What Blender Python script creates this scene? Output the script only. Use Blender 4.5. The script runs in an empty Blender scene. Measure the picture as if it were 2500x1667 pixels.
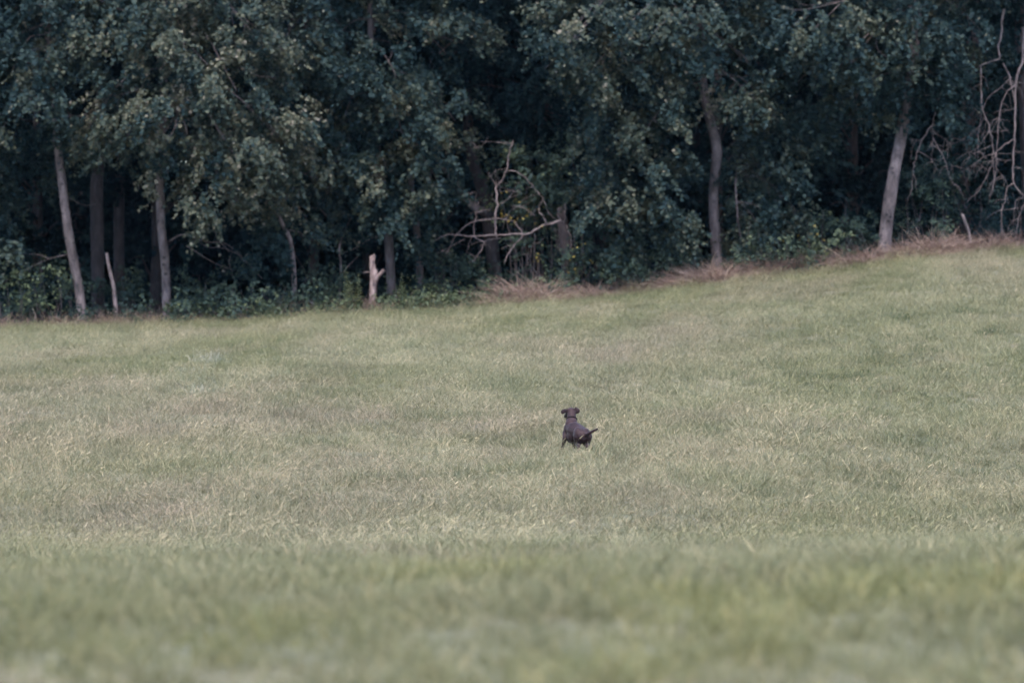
import bpy, bmesh, math, random
import numpy as np
from mathutils import Vector, Matrix

R = math.radians
rng = np.random.default_rng(11)
random.seed(5)
sc = bpy.context.scene
col = sc.collection

# ------------------------------------------------------------------ camera, sky, sun, exposure
EYE = 1.5
LIFT_DENSITY = 0.00004
FPX = 150.0 / 36.0 * 2500.0            # focal length in pixels of the 2500 px wide photograph
cd = bpy.data.cameras.new('camera')
cam = bpy.data.objects.new('camera', cd); col.objects.link(cam)
cam.location = (0, 0, EYE); cam.rotation_euler = (R(90), 0, 0)
cd.lens = 150; cd.sensor_width = 36; cd.clip_start = 0.5; cd.clip_end = 3000
cd.dof.use_dof = True; cd.dof.focus_distance = 66.0; cd.dof.aperture_fstop = 2.2
sc.camera = cam

SUN_EL, SUN_AZ = 60.0, -28.0           # the sun stands behind the camera, to its left, veiled by cloud
world = bpy.data.worlds.new('World'); sc.world = world; world.use_nodes = True
wn = world.node_tree.nodes; wl = world.node_tree.links
sky = wn.new('ShaderNodeTexSky'); sky.sky_type = 'NISHITA'; sky.sun_disc = False
sky.sun_elevation = R(SUN_EL); sky.sun_rotation = R(180 + SUN_AZ); sky.air_density = 1.0; sky.dust_density = 1.6; sky.ozone_density = 1.5
wn['Background'].inputs['Strength'].default_value = 0.15
wl.new(sky.outputs[0], wn['Background'].inputs[0])
sd = bpy.data.lights.new('sun', 'SUN'); sd.energy = 1.5; sd.angle = R(25); sd.color = (1.0, 0.92, 0.80)
sun = bpy.data.objects.new('sun', sd); col.objects.link(sun)
sv = Vector((math.sin(R(SUN_AZ)) * math.cos(R(SUN_EL)), -math.cos(R(SUN_AZ)) * math.cos(R(SUN_EL)), math.sin(R(SUN_EL))))
sun.rotation_euler = sv.to_track_quat('Z', 'Y').to_euler(); sun.location = (0, 60, 40)
vs = sc.view_settings
vs.view_transform = 'Standard'; vs.look = 'None'; vs.gamma = 1.0; vs.use_curve_mapping = False
vs.exposure = 1.78
sc.cycles.use_denoising = True
sc.cycles.max_bounces = 3; sc.cycles.diffuse_bounces = 2; sc.cycles.glossy_bounces = 1; sc.cycles.transmission_bounces = 2
sc.cycles.use_adaptive_sampling = True; sc.cycles.adaptive_threshold = 0.03
sc.cycles.filter_width = 1.6

# ------------------------------------------------------------------ helpers
def tag(o, label=None, cat=None, group=None, kind=None):
    if label: o['label'] = label
    if cat: o['category'] = cat
    if group: o['group'] = group
    if kind: o['kind'] = kind
    return o

def empty(name, loc):
    o = bpy.data.objects.new(name, None); o.location = loc; o.empty_display_size = 0.2
    col.objects.link(o); return o

def mesh_np(name, V, F, mat=None, smooth=False, attr=None):
    """V (n,3); F (m,k) int array, or a list of faces"""
    me = bpy.data.meshes.new(name)
    V = np.asarray(V, np.float32)
    if isinstance(F, np.ndarray):
        m, k = F.shape
        me.vertices.add(len(V)); me.vertices.foreach_set('co', V.ravel())
        me.loops.add(m * k); me.loops.foreach_set('vertex_index', F.astype(np.int32).ravel())
        me.polygons.add(m)
        me.polygons.foreach_set('loop_start', np.arange(0, m * k, k, dtype=np.int32))
        me.update(calc_edges=True)
    else:
        me.from_pydata([tuple(v) for v in V], [], F); me.update()
    if smooth: me.polygons.foreach_set('use_smooth', np.ones(len(me.polygons), bool))
    if attr:
        for an, (dom, typ, data) in attr.items():
            a = me.attributes.new(an, typ, dom)
            key = {'FLOAT': 'value', 'INT': 'value', 'FLOAT_VECTOR': 'vector', 'FLOAT_COLOR': 'color'}[typ]
            a.data.foreach_set(key, np.ascontiguousarray(data).ravel())
    if mat: me.materials.append(mat)
    return me

def obj(name, me, parent=None):
    o = bpy.data.objects.new(name, me); col.objects.link(o)
    if parent:
        o.parent = parent; o.matrix_parent_inverse = Matrix.Translation(-Vector(parent.location))
    return o

def P(px, py, Y):
    """world point seen at photo pixel (px, py) that stands Y metres away"""
    return np.array([(px - 1250.0) / FPX * Y, Y, EYE + (833.5 - py) / FPX * Y])

def _hash(ix, iy, s):
    h = (ix.astype(np.int64) * 374761393 + iy.astype(np.int64) * 668265263 + s * 1274126177) & 0xffffffff
    h = ((h ^ (h >> 13)) * 1274126177) & 0xffffffff
    return ((h ^ (h >> 16)) & 0xffff) / 65535.0

def vnoise(x, y, s=0):
    x = np.asarray(x, float); y = np.asarray(y, float)
    ix = np.floor(x); iy = np.floor(y); fx = x - ix; fy = y - iy
    fx = fx * fx * (3 - 2 * fx); fy = fy * fy * (3 - 2 * fy)
    ix = ix.astype(np.int64); iy = iy.astype(np.int64)
    a = _hash(ix, iy, s); b = _hash(ix + 1, iy, s); c = _hash(ix, iy + 1, s); d = _hash(ix + 1, iy + 1, s)
    return (a * (1 - fx) + b * fx) * (1 - fy) + (c * (1 - fx) + d * fx) * fy * 1.0

def fbm(x, y, s=0, o=3):
    r = 0; amp = 1; tot = 0
    for i in range(o):
        r = r + amp * vnoise(x * 2 ** i + 17.3 * i, y * 2 ** i - 9.1 * i, s + i); tot += amp; amp *= 0.5
    return r / tot

def sstep(a, b, x):
    t = np.clip((np.asarray(x, float) - a) / (b - a), 0, 1); return t * t * (3 - 2 * t)

# ------------------------------------------------------------------ terrain
H0 = -790 * 65 / FPX + EYE
SL = (833.5 - 317) / FPX
_yy = np.arange(-120, 900, 0.25)
_ny = np.array([16., 18, 21, 25, 30, 36, 42, 47, 50]); _np = np.array([1740., 1615, 1508, 1445, 1408, 1384, 1368, 1356, 1344])
_nz = EYE - (_np - 833.5) / FPX * _ny            # the near rise falls away about along the line of sight
_pn = np.interp(_yy, np.concatenate([[-120, 0, 10], _ny, [132, 160, 220, 400, 900]]),
                np.concatenate([[.0, .05, .10], _nz, [H0 + SL * 132, H0 + SL * 132 + .8, H0 + SL * 132 + 3, H0 + SL * 132 + 8, H0 + SL * 132 + 14]]))
_k = np.hanning(13); _k /= _k.sum()
_prof = np.convolve(np.pad(_pn, 6, mode='edge'), _k, mode='valid')
_epx = np.array([-900, -300, 0, 170, 400, 600, 910, 1150, 1300, 1500, 1650, 1800, 2000, 2200, 2500, 2800, 3400])
_epy = np.array([812, 800, 792, 787, 783, 776, 752, 743, 733, 713, 693, 673, 651, 623, 592, 565, 530])
_ex = (_epx - 1250) / FPX * 130
_ez = EYE + (833.5 - _epy) / FPX * 130 - 0.13 - (H0 + SL * 130)

def T(x, y):
    x = np.asarray(x, float); y = np.asarray(y, float)
    z = np.interp(y, _yy, _prof)
    w = np.clip((y - 52) / 78.0, 0, 1.0) ** 1.1
    dz = (np.interp(x - 0.7, _ex, _ez) + np.interp(x + 0.7, _ex, _ez) + np.interp(x, _ex, _ez)) / 3
    z = z + w * dz
    near = 1 - sstep(40, 55, y)
    z = z + near * 0.020 * np.clip(x, -20, 20)
    mid = sstep(44, 52, y) * (1 - sstep(124, 129, y))
    z = z + mid * ((fbm(x / 5.0 + y / 16, y / 7.0 - x / 11, 3) - .5) * .28 + (fbm(x / 1.3, y / 1.9, 8, 2) - .5) * .10)
    z = z + near * (.03 + (fbm(x / 1.3, y / 2.0, 5) - .5) * .17)
    return z

def ground(px, Y):
    X = (px - 1250.0) / FPX * Y
    return np.array([X, Y, float(T(X, Y))])

# ------------------------------------------------------------------ materials
def new_mat(name):
    m = bpy.data.materials.new(name); m.use_nodes = True
    nt = m.node_tree; b = nt.nodes['Principled BSDF']
    return m, nt, b

def N(nt, typ, **kw):
    n = nt.nodes.new(typ)
    for k, v in kw.items():
        if k.startswith('i_'): n.inputs[k[2:].replace('_', ' ')].default_value = v
        else: setattr(n, k, v)
    return n

def ramp(nt, stops):
    r = nt.nodes.new('ShaderNodeValToRGB')
    e = r.color_ramp.elements
    e[0].position, e[0].color = stops[0][0], (*stops[0][1], 1)
    e[1].position, e[1].color = stops[-1][0], (*stops[-1][1], 1)
    for p, c in stops[1:-1]:
        q = e.new(p); q.color = (*c, 1)
    return r

def leaf_mat(name, stops, trans=0.25, rough=0.55, spec=.25):
    """leaf colour picked per leaf from the 'tint' attribute, some light let through"""
    m, nt, b = new_mat(name)
    a = N(nt, 'ShaderNodeAttribute', attribute_name='tint')
    r = ramp(nt, stops); nt.links.new(a.outputs['Fac'], r.inputs[0])
    nt.links.new(r.outputs[0], b.inputs['Base Color'])
    b.inputs['Roughness'].default_value = rough
    b.inputs['Specular IOR Level'].default_value = spec
    tr = N(nt, 'ShaderNodeBsdfTranslucent'); nt.links.new(r.outputs[0], tr.inputs['Color'])
    mx = N(nt, 'ShaderNodeMixShader'); mx.inputs[0].default_value = trans
    nt.links.new(b.outputs[0], mx.inputs[1]); nt.links.new(tr.outputs[0], mx.inputs[2])
    nt.links.new(mx.outputs[0], nt.nodes['Material Output'].inputs[0])
    return m

def bark_mat(name, c0, c1, c2, spots=0.0, scale=6.0):
    m, nt, b = new_mat(name)
    tc = N(nt, 'ShaderNodeTexCoord')
    mp = N(nt, 'ShaderNodeMapping'); mp.inputs['Scale'].default_value = (1, 1, .35)
    nt.links.new(tc.outputs['Object'], mp.inputs[0])
    n1 = N(nt, 'ShaderNodeTexNoise', i_Scale=scale, i_Detail=6.0, i_Roughness=.65)
    nt.links.new(mp.outputs[0], n1.inputs['Vector'])
    r = ramp(nt, [(.34, c0), (.50, c1), (.66, c2)])
    nt.links.new(n1.outputs['Fac'], r.inputs[0])
    outc = r.outputs[0]
    if spots > 0:                          # dark branch scars, wider than tall
        mp2 = N(nt, 'ShaderNodeMapping'); mp2.inputs['Scale'].default_value = (3.4, 3.4, 4.6)
        nt.links.new(tc.outputs['Object'], mp2.inputs[0])
        v = N(nt, 'ShaderNodeTexVoronoi', i_Scale=1.0); nt.links.new(mp2.outputs[0], v.inputs['Vector'])
        rr = ramp(nt, [(.16, (1, 1, 1)), (.27, (0, 0, 0))])
        nt.links.new(v.outputs['Distance'], rr.inputs[0])
        mx = N(nt, 'ShaderNodeMix', data_type='RGBA'); mx.inputs['B'].default_value = (.03, .025, .03, 1)
        mm = N(nt, 'ShaderNodeMath', operation='MULTIPLY'); mm.inputs[1].default_value = spots
        nt.links.new(rr.outputs[0], mm.inputs[0]); nt.links.new(mm.outputs[0], mx.inputs['Factor'])
        nt.links.new(outc, mx.inputs['A']); outc = mx.outputs['Result']
    nt.links.new(outc, b.inputs['Base Color'])
    b.inputs['Roughness'].default_value = .85
    bp = N(nt, 'ShaderNodeBump', i_Strength=.6, i_Distance=.03)
    n2 = N(nt, 'ShaderNodeTexNoise', i_Scale=scale * 4, i_Detail=4.0); nt.links.new(mp.outputs[0], n2.inputs['Vector'])
    nt.links.new(n2.outputs['Fac'], bp.inputs['Height']); nt.links.new(bp.outputs[0], b.inputs['Normal'])
    return m

M = {}
M['leaf_maple'] = leaf_mat('leaf_maple', [(0, (.007, .018, .022)), (.36, (.016, .035, .038)), (.62, (.045, .060, .047)), (.85, (.098, .101, .070)), (.95, (.14, .135, .10)), (1, (.22, .195, .16))], .22, .6, .14)  # teal low stops imitate shaded leaves, olive upper stops lit ones
M['leaf_dark'] = leaf_mat('leaf_dark', [(0, (.005, .013, .017)), (.6, (.010, .022, .026)), (1, (.028, .042, .040))], .2, .75, .05)  # shade inside the wood is put into this leaf colour
M['leaf_shrub'] = leaf_mat('leaf_shrub', [(0, (.012, .026, .027)), (.5, (.032, .053, .044)), (.85, (.074, .096, .060)), (1, (.12, .135, .07))], .22, .6, .14)
M['leaf_weed'] = leaf_mat('leaf_weed', [(0, (.045, .066, .040)), (.6, (.095, .120, .060)), (1, (.18, .19, .10))])
M['leaf_pale_weed'] = leaf_mat('leaf_pale_weed', [(0, (.12, .15, .075)), (1, (.27, .29, .15))], .3)
M['leaf_yellow'] = leaf_mat('leaf_yellow', [(0, (.20, .15, .035)), (1, (.38, .29, .07))], .3)
M['bark_pale'] = bark_mat('bark_pale', (.044, .033, .037), (.115, .088, .092), (.195, .155, .158), .9)
M['bark_dark'] = bark_mat('bark_dark', (.014, .009, .011), (.030, .020, .023), (.058, .040, .044))  # dark brown bark, lowered further to paint in the wood's inner shade
M['bark_mid'] = bark_mat('bark_mid', (.045, .034, .038), (.085, .066, .072), (.13, .104, .11), .5)
M['dead_wood'] = bark_mat('dead_wood', (.055, .040, .043), (.15, .112, .114), (.26, .20, .20), 0, 9)
M['dead_wood_dim'] = bark_mat('dead_wood_dim', (.05, .037, .040), (.12, .092, .095), (.20, .158, .158), 0, 9)
M['stump_wood'] = bark_mat('stump_wood', (.07, .044, .043), (.18, .124, .119), (.30, .225, .215), .6, 10)
M['straw'] = leaf_mat('straw', [(0, (.12, .075, .068)), (.5, (.25, .17, .14)), (1, (.44, .33, .27))], .15, .6)

# ground: soil and thatch under the grass, leaf litter under the trees
mg, nt, b = new_mat('ground_soil')
tc = N(nt, 'ShaderNodeTexCoord')
n1 = N(nt, 'ShaderNodeTexNoise', i_Scale=.8, i_Detail=8.0, i_Roughness=.7); nt.links.new(tc.outputs['Object'], n1.inputs['Vector'])
r1 = ramp(nt, [(.3, (.075, .080, .045)), (.5, (.12, .115, .07)), (.7, (.17, .14, .095))]); nt.links.new(n1.outputs['Fac'], r1.inputs[0])
n2 = N(nt, 'ShaderNodeTexNoise', i_Scale=5.0, i_Detail=6.0); nt.links.new(tc.outputs['Object'], n2.inputs['Vector'])
r2 = ramp(nt, [(.35, (.02, .017, .014)), (.65, (.075, .055, .042))]); nt.links.new(n2.outputs['Fac'], r2.inputs[0])
sx = N(nt, 'ShaderNodeSeparateXYZ'); nt.links.new(tc.outputs['Object'], sx.inputs[0])
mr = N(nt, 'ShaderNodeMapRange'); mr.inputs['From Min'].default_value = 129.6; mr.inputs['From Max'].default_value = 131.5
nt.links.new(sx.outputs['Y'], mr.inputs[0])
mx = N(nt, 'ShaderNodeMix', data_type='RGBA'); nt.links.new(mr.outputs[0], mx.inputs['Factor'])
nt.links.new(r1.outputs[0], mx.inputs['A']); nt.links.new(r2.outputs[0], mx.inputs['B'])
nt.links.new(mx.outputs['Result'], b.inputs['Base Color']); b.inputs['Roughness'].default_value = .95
bp = N(nt, 'ShaderNodeBump', i_Strength=.7, i_Distance=.05); nt.links.new(n2.outputs['Fac'], bp.inputs['Height']); nt.links.new(bp.outputs[0], b.inputs['Normal'])

# grass blade: colour of the tuft (per instance) times the blade's own variation
mgr, nt, b = new_mat('grass_blade')
at = N(nt, 'ShaderNodeAttribute', attribute_name='tuft', attribute_type='INSTANCER')
av = N(nt, 'ShaderNodeAttribute', attribute_name='tint')
rv = ramp(nt, [(0, (.42, .52, .40)), (.55, (.94, 1.0, .86)), (.8, (1.46, 1.33, 1.22)), (1, (2.6, 2.4, 2.2))])
nt.links.new(av.outputs['Fac'], rv.inputs[0])
mxg = N(nt, 'ShaderNodeMix', data_type='RGBA', blend_type='MULTIPLY'); mxg.inputs['Factor'].default_value = 1
nt.links.new(at.outputs['Color'], mxg.inputs['A']); nt.links.new(rv.outputs[0], mxg.inputs['B'])
nt.links.new(mxg.outputs['Result'], b.inputs['Base Color'])
b.inputs['Roughness'].default_value = .5; b.inputs['Specular IOR Level'].default_value = .4
trg = N(nt, 'ShaderNodeBsdfTranslucent'); nt.links.new(mxg.outputs['Result'], trg.inputs['Color'])
ms = N(nt, 'ShaderNodeMixShader'); ms.inputs[0].default_value = .3
nt.links.new(b.outputs[0], ms.inputs[1]); nt.links.new(trg.outputs[0], ms.inputs[2]); nt.links.new(ms.outputs[0], nt.nodes['Material Output'].inputs[0])
M['grass'] = mgr

# ------------------------------------------------------------------ ground sheet
gx = np.unique(np.concatenate([np.linspace(-300, -60, 10), np.linspace(-60, -26, 18), np.arange(-26, 26.01, .5), np.linspace(26, 60, 18), np.linspace(60, 300, 10)]))
gy = np.unique(np.concatenate([np.linspace(-110, 8, 14), np.arange(8, 140.01, .45), np.linspace(140, 200, 25), np.linspace(200, 420, 10)]))
XX, YY = np.meshgrid(gx, gy)
V = np.stack([XX, YY, T(XX, YY)], -1).reshape(-1, 3)
nx, ny = len(gx), len(gy)
ii = (np.arange(ny - 1)[:, None] * nx + np.arange(nx - 1)[None]).ravel()
F = np.stack([ii, ii + 1, ii + 1 + nx, ii + nx], 1)
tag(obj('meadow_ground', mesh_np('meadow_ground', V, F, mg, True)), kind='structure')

# ------------------------------------------------------------------ tubes, leaves, strands
def smooth_line(pts, rad, n):
    """Catmull-Rom through pts, n samples per span"""
    pts = [np.asarray(p, float) for p in pts]
    q = [2 * pts[0] - pts[1]] + pts + [2 * pts[-1] - pts[-2]]
    out, rr = [], []
    for i in range(1, len(q) - 2):
        for k in range(n):
            t = k / n
            a, b_, c, d = q[i - 1], q[i], q[i + 1], q[i + 2]
            out.append(.5 * ((2 * b_) + (c - a) * t + (2 * a - 5 * b_ + 4 * c - d) * t * t + (3 * b_ - a - 3 * c + d) * t ** 3))
            rr.append(rad[i - 1] * (1 - t) + rad[i] * t)
    out.append(pts[-1]); rr.append(rad[-1])
    return np.array(out), np.array(rr)

def tube(pts, rad, sides=8, n=4, rough=.08, broken=False, seed=0, kink=0):
    """one closed, tapered, slightly knobbly tube: returns V, F(list)"""
    L, rr = smooth_line(pts, rad, n)
    g = np.random.default_rng(seed + len(L))
    m = len(L)
    if kink: L[1:-1] += g.normal(0, kink, (m - 2, 3))
    tan = np.gradient(L, axis=0); tan /= np.linalg.norm(tan, axis=1)[:, None] + 1e-9
    ref = np.array([0, 1, 0.13]); V = []
    for i in range(m):
        u = np.cross(tan[i], ref); u /= np.linalg.norm(u) + 1e-9
        v = np.cross(tan[i], u)
        a = np.arange(sides) * 2 * np.pi / sides
        rad_i = rr[i] * (1 + rough * g.standard_normal(sides))
        p = L[i] + (np.cos(a) * rad_i)[:, None] * u + (np.sin(a) * rad_i)[:, None] * v
        if broken and i == m - 1: p = p + tan[i] * (g.random(sides)[:, None] * rr[i] * 2.2)
        V.append(p)
    V = np.concatenate(V)
    F = []
    for i in range(m - 1):
        for k in range(sides):
            F.append((i * sides + k, i * sides + (k + 1) % sides, (i + 1) * sides + (k + 1) % sides, (i + 1) * sides + k))
    F.append(tuple(range(sides))[::-1]); F.append(tuple((m - 1) * sides + k for k in range(sides)))
    return V, F

def join(parts):
    Vs, Fs, o = [], [], 0
    for V, F in parts:
        Vs.append(V); Fs += [tuple(i + o for i in f) for f in F]; o += len(V)
    return np.concatenate(Vs), Fs

def leaves_geo(C, Nn, D, S, g):
    """kite-shaped folded leaves. C centre, Nn normal, D direction of the tip, S length"""
    Nn = Nn / (np.linalg.norm(Nn, axis=1)[:, None] + 1e-9)
    D = D - (D * Nn).sum(1)[:, None] * Nn; D /= np.linalg.norm(D, axis=1)[:, None] + 1e-9
    W = np.cross(Nn, D)
    S = S[:, None]; wd = (.46 + .14 * g.random((len(C), 1))) * S
    bend = (.10 + .12 * g.random((len(C), 1))) * S
    base = C - D * S * .5
    tip = C + D * S * .5 - Nn * bend * .8
    l = C - D * S * .06 + W * wd + Nn * bend
    r = C - D * S * .06 - W * wd + Nn * bend
    V = np.stack([base, r, tip, l], 1).reshape(-1, 3)
    F = np.arange(len(C) * 4).reshape(-1, 4)
    return V, F

def foliage(masses, g, leaf=.115, sub=9, spr=10, per=16, droop=.75, tint_mu=.42, tint_sd=.15, up=.62, light=0.0):
    """masses: (centre xyz, rx, rz, density). Sub-clumps on each mass, drooping sprays on each sub-clump, leaves along each spray."""
    Cs, Ns, Ds, Ss, Ts = [], [], [], [], []
    for c, rx, rz, den in masses:
        k = max(3, int(sub * den * (rx * rz) / 1.2))
        d = g.standard_normal((k, 3)); d /= np.linalg.norm(d, axis=1)[:, None]
        rad = .35 + .65 * g.random((k, 1)) ** .5
        sc_c = c + d * rad * np.array([rx, rx * .9, rz])
        ns = spr
        o = np.repeat(sc_c, ns, 0); out = np.repeat(d, ns, 0)
        tsub = np.repeat(g.normal(0, .16, k), ns)
        n = len(o)
        o = o + g.normal(0, 1, (n, 3)) * np.array([.17, .17, .20])
        hd = out * np.array([1, 1, .3]) + g.normal(0, .55, (n, 3)) * np.array([1, 1, .35])
        hd /= np.linalg.norm(hd, axis=1)[:, None]
        ln = .28 + .40 * g.random(n)
        t = (np.arange(per) + .5) / per
        pos = o[:, None, :] + hd[:, None, :] * (t[None, :, None] * ln[:, None, None])
        pos[:, :, 2] -= droop * (t[None, :] ** 1.6) * ln[:, None] * (.6 + .8 * g.random((n, 1)))
        pos = pos + g.normal(0, .045, pos.shape)
        pos = pos.reshape(-1, 3)
        m = len(pos)
        hdr = np.repeat(hd, per, 0); outr = np.repeat(out, per, 0)
        nn = np.array([0, -.12, up]) + outr * .5 + g.normal(0, .48, (m, 3))
        dd = hdr * .5 + np.array([0, 0, -.75]) + g.normal(0, .5, (m, 3))
        Cs.append(pos); Ns.append(nn); Ds.append(dd)
        Ss.append(leaf * (.72 + .56 * g.random(m)))
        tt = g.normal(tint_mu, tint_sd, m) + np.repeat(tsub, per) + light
        pale = g.random(m) < .006
        tt[pale] = .93 + .07 * g.random(pale.sum())
        Ts.append(np.clip(tt, 0, 1))
    C = np.concatenate(Cs)
    V, F = leaves_geo(C, np.concatenate(Ns), np.concatenate(Ds), np.concatenate(Ss), g)
    return V, F, np.concatenate(Ts).astype(np.float32)

def leaf_mesh(name, V, F, t, mat):
    return mesh_np(name, V, F, mat, False, {'tint': ('FACE', 'FLOAT', t)})

def strands_geo(B, Dv, L, w, droop, g, seg=4):
    """flat tapering blades: base B, initial direction Dv, length L, width w, droop"""
    n = len(B); t = np.linspace(0, 1, seg + 1)
    Dv = Dv / np.linalg.norm(Dv, axis=1)[:, None]
    pos = B[:, None, :] + Dv[:, None, :] * (L[:, None] * t[None])[:, :, None]
    hor = Dv.copy(); hor[:, 2] = 0; hor /= np.linalg.norm(hor, axis=1)[:, None] + 1e-6
    bend = (droop * L)[:, None] * t[None] ** 2
    pos[:, :, 2] -= bend; pos += hor[:, None, :] * (bend * .55)[:, :, None]
    sd = g.standard_normal((n, 3)); sd[:, 2] *= .25
    sd -= (sd * Dv).sum(1)[:, None] * Dv; sd /= np.linalg.norm(sd, axis=1)[:, None] + 1e-6
    ww = w[:, None] * (1 - t[None] ** 1.7 * .92) * .5
    a = pos - sd[:, None, :] * ww[:, :, None]; b_ = pos + sd[:, None, :] * ww[:, :, None]
    V = np.stack([a, b_], 2).reshape(n, -1, 3)
    k = (seg + 1) * 2
    f = np.array([[2 * i, 2 * i + 1, 2 * i + 3, 2 * i + 2] for i in range(seg)])
    F = (f[None] + (np.arange(n) * k)[:, None, None]).reshape(-1, 4)
    return V.reshape(-1, 3), F

# ------------------------------------------------------------------ grass
def tuft_mesh(name, g, n, rad, hmin, hmax, width, lean, drp):
    a = g.random(n) * 2 * np.pi; r = rad * np.sqrt(g.random(n))
    B = np.stack([np.cos(a) * r, np.sin(a) * r, np.full(n, -.05)], 1)
    D = np.stack([np.cos(a) * r / rad * lean + g.normal(.10, .28, n), np.sin(a) * r / rad * lean + g.normal(0, .28, n), np.ones(n)], 1)
    L = hmin + (hmax - hmin) * g.random(n) ** 1.2
    V, F = strands_geo(B, D, L, width * (.6 + .8 * g.random(n)), drp * (.3 + 1.1 * g.random(n)), g, 3)
    t = np.repeat(np.clip(g.normal(.45, .22, n), 0, 1), 3).astype(np.float32)
    return mesh_np(name, V, F, M['grass'], False, {'tint': ('FACE', 'FLOAT', t)})

tufts = bpy.data.collections.new('grass_tufts')       # instance sources only, not linked into the scene
gg = np.random.default_rng(3)
specs = [(150, .33, .12, .30, .0075, .25, .45), (150, .34, .10, .27, .008, .35, .6), (135, .32, .14, .33, .007, .25, .35), (160, .36, .09, .23, .008, .4, .7), (110, .30, .16, .40, .0075, .35, .6), (140, .34, .12, .28, .010, .3, .5)]
for i, s in enumerate(specs):
    tufts.objects.link(bpy.data.objects.new('tuft%d' % i, tuft_mesh('tuft', gg, *s)))

def stem_mesh(g, n):
    a = g.random(n) * 2 * np.pi; r = .34 * np.sqrt(g.random(n))
    B = np.stack([np.cos(a) * r, np.sin(a) * r, np.full(n, -.05)], 1)
    D = np.stack([g.normal(.15, .22, n), g.normal(0, .22, n), np.ones(n)], 1)
    V1, F1 = strands_geo(B, D, .30 + .26 * g.random(n), np.full(n, .0045), .15 + .3 * g.random(n), g, 4)
    tip = V1.reshape(n, -1, 3)[:, -1]; d2 = tip - V1.reshape(n, -1, 3)[:, -3]
    V2, F2 = strands_geo(tip - d2 * .3, d2, .05 + .05 * g.random(n), np.full(n, .009), np.full(n, .2), g, 4)
    t = np.repeat(np.clip(g.normal(.74, .10, n), 0, 1), 4)
    return mesh_np('stem_tuft', np.concatenate([V1, V2]), np.concatenate([F1, F2 + len(V1)]), M['grass'], False, {'tint': ('FACE', 'FLOAT', np.concatenate([t, t]).astype(np.float32))})
for i in range(2): tufts.objects.link(bpy.data.objects.new('tuft%d' % (6 + i), stem_mesh(gg, 34)))

def grass_nodes():
    ng = bpy.data.node_groups.new('scatter_tufts', 'GeometryNodeTree')
    ng.interface.new_socket('Geometry', in_out='INPUT', socket_type='NodeSocketGeometry')
    ng.interface.new_socket('Geometry', in_out='OUTPUT', socket_type='NodeSocketGeometry')
    gi = ng.nodes.new('NodeGroupInput'); go = ng.nodes.new('NodeGroupOutput')
    ci = ng.nodes.new('GeometryNodeCollectionInfo'); ci.inputs['Collection'].default_value = tufts
    ci.inputs['Separate Children'].default_value = True; ci.inputs['Reset Children'].default_value = True
    ip = ng.nodes.new('GeometryNodeInstanceOnPoints'); ip.inputs['Pick Instance'].default_value = True
    def att(nm, typ):
        a = ng.nodes.new('GeometryNodeInputNamedAttribute'); a.data_type = typ; a.inputs['Name'].default_value = nm; return a.outputs[0]
    L = ng.links.new
    L(gi.outputs[0], ip.inputs['Points']); L(ci.outputs[0], ip.inputs['Instance'])
    L(att('pick', 'INT'), ip.inputs['Instance Index'])
    L(att('rot', 'FLOAT_VECTOR'), ip.inputs['Rotation']); L(att('siz', 'FLOAT_VECTOR'), ip.inputs['Scale'])
    L(ip.outputs[0], go.inputs[0])
    return ng
GN = grass_nodes()

C_GREEN = np.array([.176, .172, .098]); C_PALE = np.array([.262, .240, .162]); C_STRAW = np.array([.295, .250, .178])
C_BROWN = np.array([.245, .196, .155]); C_DEEP = np.array([.116, .124, .066]); C_YEL = np.array([.225, .215, .088])

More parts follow.
